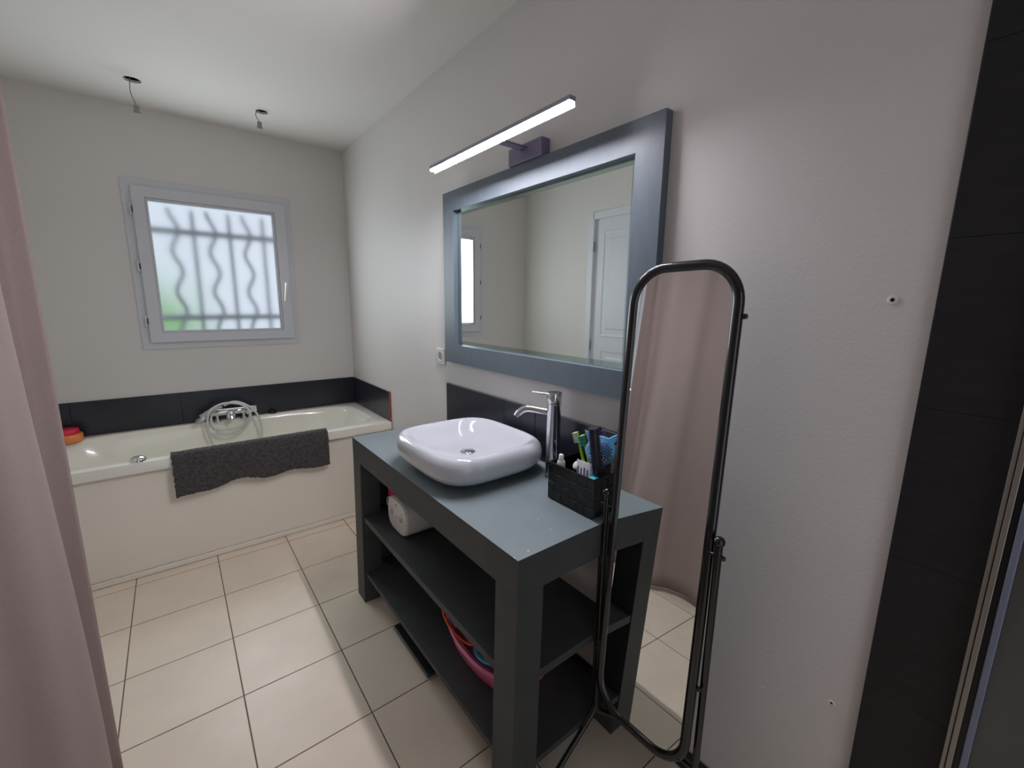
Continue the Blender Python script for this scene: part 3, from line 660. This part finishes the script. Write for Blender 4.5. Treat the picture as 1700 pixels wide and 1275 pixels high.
# ------------------------------------------------------------------ shelf contents
dv = thing('white_device', 'white rounded plastic appliance with two round dials on the upper vanity shelf', 'appliance', (-0.35, -1.82, SH1))
fy, fz, hw, hh_ = -1.817, SH1 + 0.074, 0.096, 0.0735
def drg(x, k):
    out = []
    for i in range(40):
        t = 2 * PI * i / 40; c, s = math.cos(t), math.sin(t)
        out.append((x + 0.03 * (c if c > 0 else 0) * 0, fy + hw * k * math.copysign(abs(c) ** 0.62, c), fz + hh_ * k * math.copysign(abs(s) ** 0.62, s)))
    return out
obj('casing', loft([drg(-0.432, 0.965), drg(-0.427, 1.0), drg(-0.29, 1.0), drg(-0.283, 0.96)]), M_greyd if False else M_white, dv, smooth=False, bevel=0.0)
obj('front_plate', loft([drg(-0.4325, 0.955), drg(-0.4345, 0.95), drg(-0.4355, 0.93)]), M_white, dv)
for yy in (fy + 0.05, fy - 0.048):
    dl = obj('dial', lathe([(0.026, 0), (0.025, 0.003), (0.021, 0.0032), (0.020, 0.001), (0.001, 0.001)], (-0.4355, yy, fz), 24, axis=(-1, 0, 0)), M_white, dv, smooth=False)
    obj('dial_grip', lathe([(0.012, 0.001), (0.011, 0.004), (0.001, 0.0042)], (-0.4355, yy, fz), 20, axis=(-1, 0, 0)), M_dial, dl)
obj('indicator', lathe([(0.007, 0), (0.006, 0.0012), (0.001, 0.0014)], (-0.4355, fy, fz - 0.004), 14, axis=(-1, 0, 0)), M_dial, dv)
obj('emblem', lathe([(0.009, 0), (0.008, 0.0005), (0.001, 0.0006)], (-0.4355, fy + 0.005, fz + 0.045), 14, axis=(-1, 0, 0)), M_dial, dv)
tag(obj('power_cable', tube(catmull([(-0.38, -1.722, SH1 + 0.075), (-0.40, -1.70, SH1 + 0.10), (-0.41, -1.665, SH1 + 0.095), (-0.41, -1.655, SH1 + 0.06), (-0.40, -1.68, SH1 + 0.04), (-0.38, -1.715, SH1 + 0.035)], 5), 0.0028, 8), M_hose, smooth=True), 'thin white cable loop at the left of the white appliance', 'cable')
mb = thing('magenta_bottle', 'magenta plastic bottle behind the white appliance on the upper vanity shelf', 'bottle', (-0.33, -1.625, SH1))
obj('bottle_body', lathe([(0.04, 0.001), (0.043, 0.006), (0.043, 0.15), (0.035, 0.175), (0.018, 0.185)], (-0.355, -1.645, SH1), 24), M_magenta, mb, smooth=True)
obj('bottle_cap', lathe([(0.018, 0.185), (0.018, 0.21), (0.015, 0.213), (0.001, 0.2135)], (-0.355, -1.645, SH1), 20), M_magenta, mb, smooth=True)
# pink basin with toys on the lower shelf
pc = Vector((-0.285, -2.335, SH2 + 0.001))
ba = thing('pink_basin', 'pink plastic basin with wavy rim full of toys on the lower vanity shelf', 'basin', pc)
rings = []
for a, b, z, wv in ((0.115, 0.185, 0.0, 0), (0.124, 0.194, 0.006, 0), (0.130, 0.200, 0.042, 0), (0.135, 0.205, 0.080, 1), (0.144, 0.213, 0.085, 1), (0.147, 0.216, 0.072, 1), (0.144, 0.213, 0.070, 1), (0.131, 0.201, 0.077, 1), (0.126, 0.196, 0.042, 0), (0.112, 0.182, 0.01, 0)):
    r_ = []
    for i, p in enumerate(sup(pc.x, pc.y, pc.z + z, a, b, 2.8, 64)):
        if wv:
            t = 2 * PI * i / 64; q = 0.006 * math.cos(5 * t + 2.2); p = Vector((p.x + q * math.cos(t), p.y + q * math.sin(t), p.z + 0.006 * math.cos(5 * t + 2.2)))
        r_.append(p)
    rings.append(r_)
bm = loft(rings, cap=False); vv = list(bm.verts); bm.faces.new(vv[:64]); bm.faces.new(vv[-64:])
o = obj('basin_shell', bm, M_pink, ba, smooth=True)
hoop = [(pc.x - 0.110 + 0.035 * math.cos(t) * 0.5, pc.y + 0.090 + 0.11 * math.sin(t), pc.z + 0.105 + 0.028 * math.cos(t)) for t in [2 * PI * k / 28 for k in range(28)]]
th = thing('toy_ring', 'orange plastic toy ring with green clip in the pink basin', 'toy', (pc.x - 0.12, pc.y + 0.05, pc.z + 0.1))
obj('ring', tube(hoop, 0.0045, 8, closed=True), M_orange, th, smooth=True)
obj('clip', box(pc.x - 0.132, pc.x - 0.112, pc.y + 0.07, pc.y + 0.092, pc.z + 0.112, pc.z + 0.138), M_green, th, bevel=0.003)
bb = Vector((pc.x - 0.066, pc.y - 0.085, pc.z + 0.080))
tag(obj('toy_bowl', loft([[bb + v for v in sup(0, 0, z, r, r, 2, 40)] for r, z in ((0.03, -0.02), (0.055, 0.0), (0.072, 0.035), (0.076, 0.036), (0.076, 0.032), (0.079, 0.032), (0.079, 0.039), (0.070, 0.040), (0.050, 0.004), (0.02, -0.012))]), M_blue, smooth=True), 'light blue toy bowl in the pink basin, right of the orange ring', 'toy')
bm = bmesh.new(); bmesh.ops.create_icosphere(bm, subdivisions=3, radius=0.028)
for v in bm.verts: v.co = Vector((pc.x - 0.085 + v.co.x, pc.y + 0.020 + v.co.y * 1.3, pc.z + 0.085 + v.co.z))
tag(obj('toy_ball', bm, M_pink, smooth=True), 'small pink toy between the orange ring and the light blue bowl', 'toy')
bm = tube(catmull([(pc.x - 0.02, pc.y + 0.14, pc.z + 0.07), (pc.x - 0.05, pc.y + 0.10, pc.z + 0.110), (pc.x - 0.07, pc.y + 0.05, pc.z + 0.11), (pc.x - 0.06, pc.y + 0.02, pc.z + 0.07)], 5), 0.012, 10)
tag(obj('toy_snake', bm, M_green, smooth=True), 'olive green bendy toy behind the orange ring in the pink basin', 'toy')
bm = lathe([(0.03, 0), (0.034, 0.01), (0.034, 0.05), (0.02, 0.06)], (pc.x - 0.06, pc.y - 0.160, pc.z + 0.04), 16)
tag(obj('toy_cup', bm, M_jlid, smooth=True), 'red toy cup at the right end of the pink basin', 'toy')

# ------------------------------------------------------------------ standing cheval mirror
mc = Vector((-0.1887, -2.8748, 0.8738)); a, t, ro = -3.1369, 0.0737, 0.0175
mn = Vector((math.cos(a) * math.cos(t), math.sin(a) * math.cos(t), math.sin(t)))
r0 = Vector((-math.sin(a), math.cos(a), 0)); u0 = mn.cross(r0)
mr_ = math.cos(ro) * r0 + math.sin(ro) * u0; mu = math.cos(ro) * u0 - math.sin(ro) * r0
MW, MH = 0.1196, 0.5955
def MP(x, y, z): return mc + mr_ * x + mu * y + mn * z
def rrect(w_, h_, r, n=8):
    out = []
    for (sx, sy, a0) in ((1, 1, 0), (-1, 1, PI / 2), (-1, -1, PI), (1, -1, 1.5 * PI)):
        for k in range(n + 1):
            q = a0 + PI / 2 * k / n; out.append((sx * (w_ - r) + r * math.cos(q), sy * (h_ - r) + r * math.sin(q)))
    return out
sm = thing('cheval_mirror', 'tall narrow standing mirror with rounded black metal frame at the right end of the vanity', 'mirror', (-0.19, -2.875, 0))
bm = bmesh.new(); P = rrect(MW + 0.004, MH + 0.004, 0.079, 10)
loft([[MP(x, y, 0.0) for x, y in P], [MP(x, y, -0.004) for x, y in P]], bm); obj('mirror_glass', bm, M_mirror, sm)
bm = bmesh.new(); loft([[MP(x, y, -0.0045) for x, y in P], [MP(x, y, -0.008) for x, y in P]], bm); obj('backboard', bm, M_mback, sm)
O = rrect(MW + 0.0122, MH + 0.0122, 0.087, 12); n = len(O); rings = []
for i, (x, y) in enumerate(O):
    q1, q0 = O[(i + 1) % n], O[i - 1]; tx, ty = q1[0] - q0[0], q1[1] - q0[1]; l = math.hypot(tx, ty) or 1; nx_, ny_ = ty / l, -tx / l
    ring = []
    for k in range(12):
        q = 2 * PI * k / 12; rad = 0.0122 * math.cos(q); zz = 0.0105 * math.sin(q) - 0.001
        ring.append(MP(x + nx_ * rad, y + ny_ * rad, zz))
    rings.append(ring)
obj('mirror_frame', loft(rings, closed=True), M_blackm, sm, smooth=True)
zp = 0.872
for s in (-1, 1):
    px, py = -0.196, -2.8748 - s * 0.1572
    obj('stand_pole', tube([(px, py, 0.17), (px, py, zp)], 0.0085, 14), M_blackm, sm, smooth=True)
    bm = bmesh.new(); bmesh.ops.create_uvsphere(bm, u_segments=16, v_segments=10, radius=0.0125)
    for v in bm.verts: v.co += Vector((px, py, zp + 0.008))
    obj('ball_finial', bm, M_blackm, sm, smooth=True)
    obj('pivot_knob', tube([(px, py + s * 0.02, 0.845), (px, py - s * 0.008, 0.845), (px, py - s * 0.016, 0.845)], [0.004, 0.006, 0.005], 12), M_blackm, sm, smooth=True)
    obj('leg', tube([(px, py, 0.19), (px - 0.012, py, 0.165), (-0.428, py, 0.010)], 0.0085, 12), M_blackm, sm, smooth=True)
    obj('leg', tube([(px, py, 0.19), (px + 0.010, py, 0.165), (-0.024, py, 0.010)], 0.0085, 12), M_blackm, sm, smooth=True)
    for fx in (-0.43, -0.025): obj('rubber_foot', lathe([(0.010, 0), (0.010, 0.012)], (fx, py, 0.0006), 12), M_dark, sm)
obj('crossbar', tube([(-0.196, -2.8748 + 0.157, 0.268), (-0.196, -2.8748 - 0.157, 0.268)], 0.0075, 12), M_blackm, sm, smooth=True)
for s, y in ((1, MH * 0.83), (1, -MH * 0.62)):
    p = MP(MW + 0.024, y, -0.002); obj('frame_screw', lathe([(0.006, 0), (0.006, 0.006), (0.004, 0.009), (0.001, 0.0095)], p, 12, axis=mr_), M_blackm, sm, smooth=True)

# ------------------------------------------------------------------ curtain
cu = thing('curtain', 'long mauve-taupe fabric curtain hanging at the left, also seen in the standing mirror', 'curtain', (-1.42, -2.9, 0.02))
cp_ = [(-1.341, -1.935), (-1.378, -1.955), (-1.400, -1.985), (-1.362, -2.045), (-1.335, -2.11), (-1.352, -2.19), (-1.370, -2.249), (-1.420, -2.298), (-1.447, -2.374), (-1.438, -2.461), (-1.400, -2.53), (-1.372, -2.59), (-1.386, -2.66),
       (-1.436, -2.71), (-1.470, -2.78), (-1.462, -2.85), (-1.418, -2.905), (-1.386, -2.97), (-1.400, -3.05), (-1.45, -3.10), (-1.475, -3.17), (-1.45, -3.25), (-1.41, -3.31), (-1.40, -3.39), (-1.44, -3.45), (-1.47, -3.53), (-1.44, -3.62), (-1.40, -3.70), (-1.42, -3.78)]
pl = catmull([(x, y, 0) for x, y in cp_], 6)
bm = bmesh.new(); nz = 24; g2 = []
for i, p in enumerate(pl):
    col = []
    for k in range(nz + 1):
        z = 0.022 + (2.27 - 0.022) * k / nz; h = z / 2.27
        amp = 1.0 - 0.35 * h; xc = -1.415
        x = xc + (p.x - xc) * amp + 0.006 * math.sin(3.1 * z + p.y * 9)
        if i < 8: x = p.x + 0.010 * h
        y = p.y + 0.010 * math.sin(2.2 * z + p.y * 5) * (0 if i < 8 else 1)
        col.append(bm.verts.new((x, y, z)))
    g2.append(col)
for i in range(len(g2) - 1):
    for k in range(nz): bm.faces.new((g2[i][k], g2[i + 1][k], g2[i + 1][k + 1], g2[i][k + 1]))
o = obj('fabric', bm, M_curt, cu, smooth=True); s = o.modifiers.new('solid', 'SOLIDIFY'); s.thickness = 0.003
obj('hem', tube([(v.x, v.y, 0.028) for v in [Vector((g[0] if False else 0, 0, 0)) for g in []]] or [(p.x if i < 8 else -1.415 + (p.x + 1.415), p.y, 0.026) for i, p in enumerate(pl)], 0.0032, 6), M_curt, cu, smooth=True)
cr = thing('curtain_rod', 'metal curtain rod along the left side above the curtain', 'curtain rod', (-1.42, -2.8, 2.30))
obj('rod', tube([(-1.42, YF, 2.30), (-1.42, -1.80, 2.30)], 0.012, 12), M_rail, cr, smooth=True)
obj('rod_end', lathe([(0.012, 0), (0.02, 0.01), (0.02, 0.03), (0.001, 0.036)], (-1.42, -1.80, 2.30), 16, axis=(0, 1, 0)), M_rail, cr, smooth=True)
obj('bracket', box(-1.426, -1.414, -1.86, -1.84, 2.30, H - 0.0005), M_rail, cr)

# ------------------------------------------------------------------ shower enclosure at the right edge
sh = thing('shower_screen', 'aluminium framed shower screen against the black tiles at the right edge', 'shower screen', (-0.03, -3.43, 0))
obj('profile', box(-0.040, -0.0155, -3.4135, -3.4075, 0.001, 2.1), M_alu, sh, bevel=0.001)
obj('profile', box(-0.043, -0.0155, -3.4220, -3.4145, 0.001, 2.1), M_alu, sh, bevel=0.001)
obj('seal', box(-0.036, -0.0155, -3.4300, -3.4225, 0.001, 2.1), M_dark, sh)
obj('screen_edge', box(-0.044, -0.0155, -3.4400, -3.4305, 0.001, 2.1), M_alub, sh, bevel=0.002)
obj('screen_glass', box(-0.034, -0.026, -4.2, -3.4405, 0.001, 2.1), M_smoke, sh)
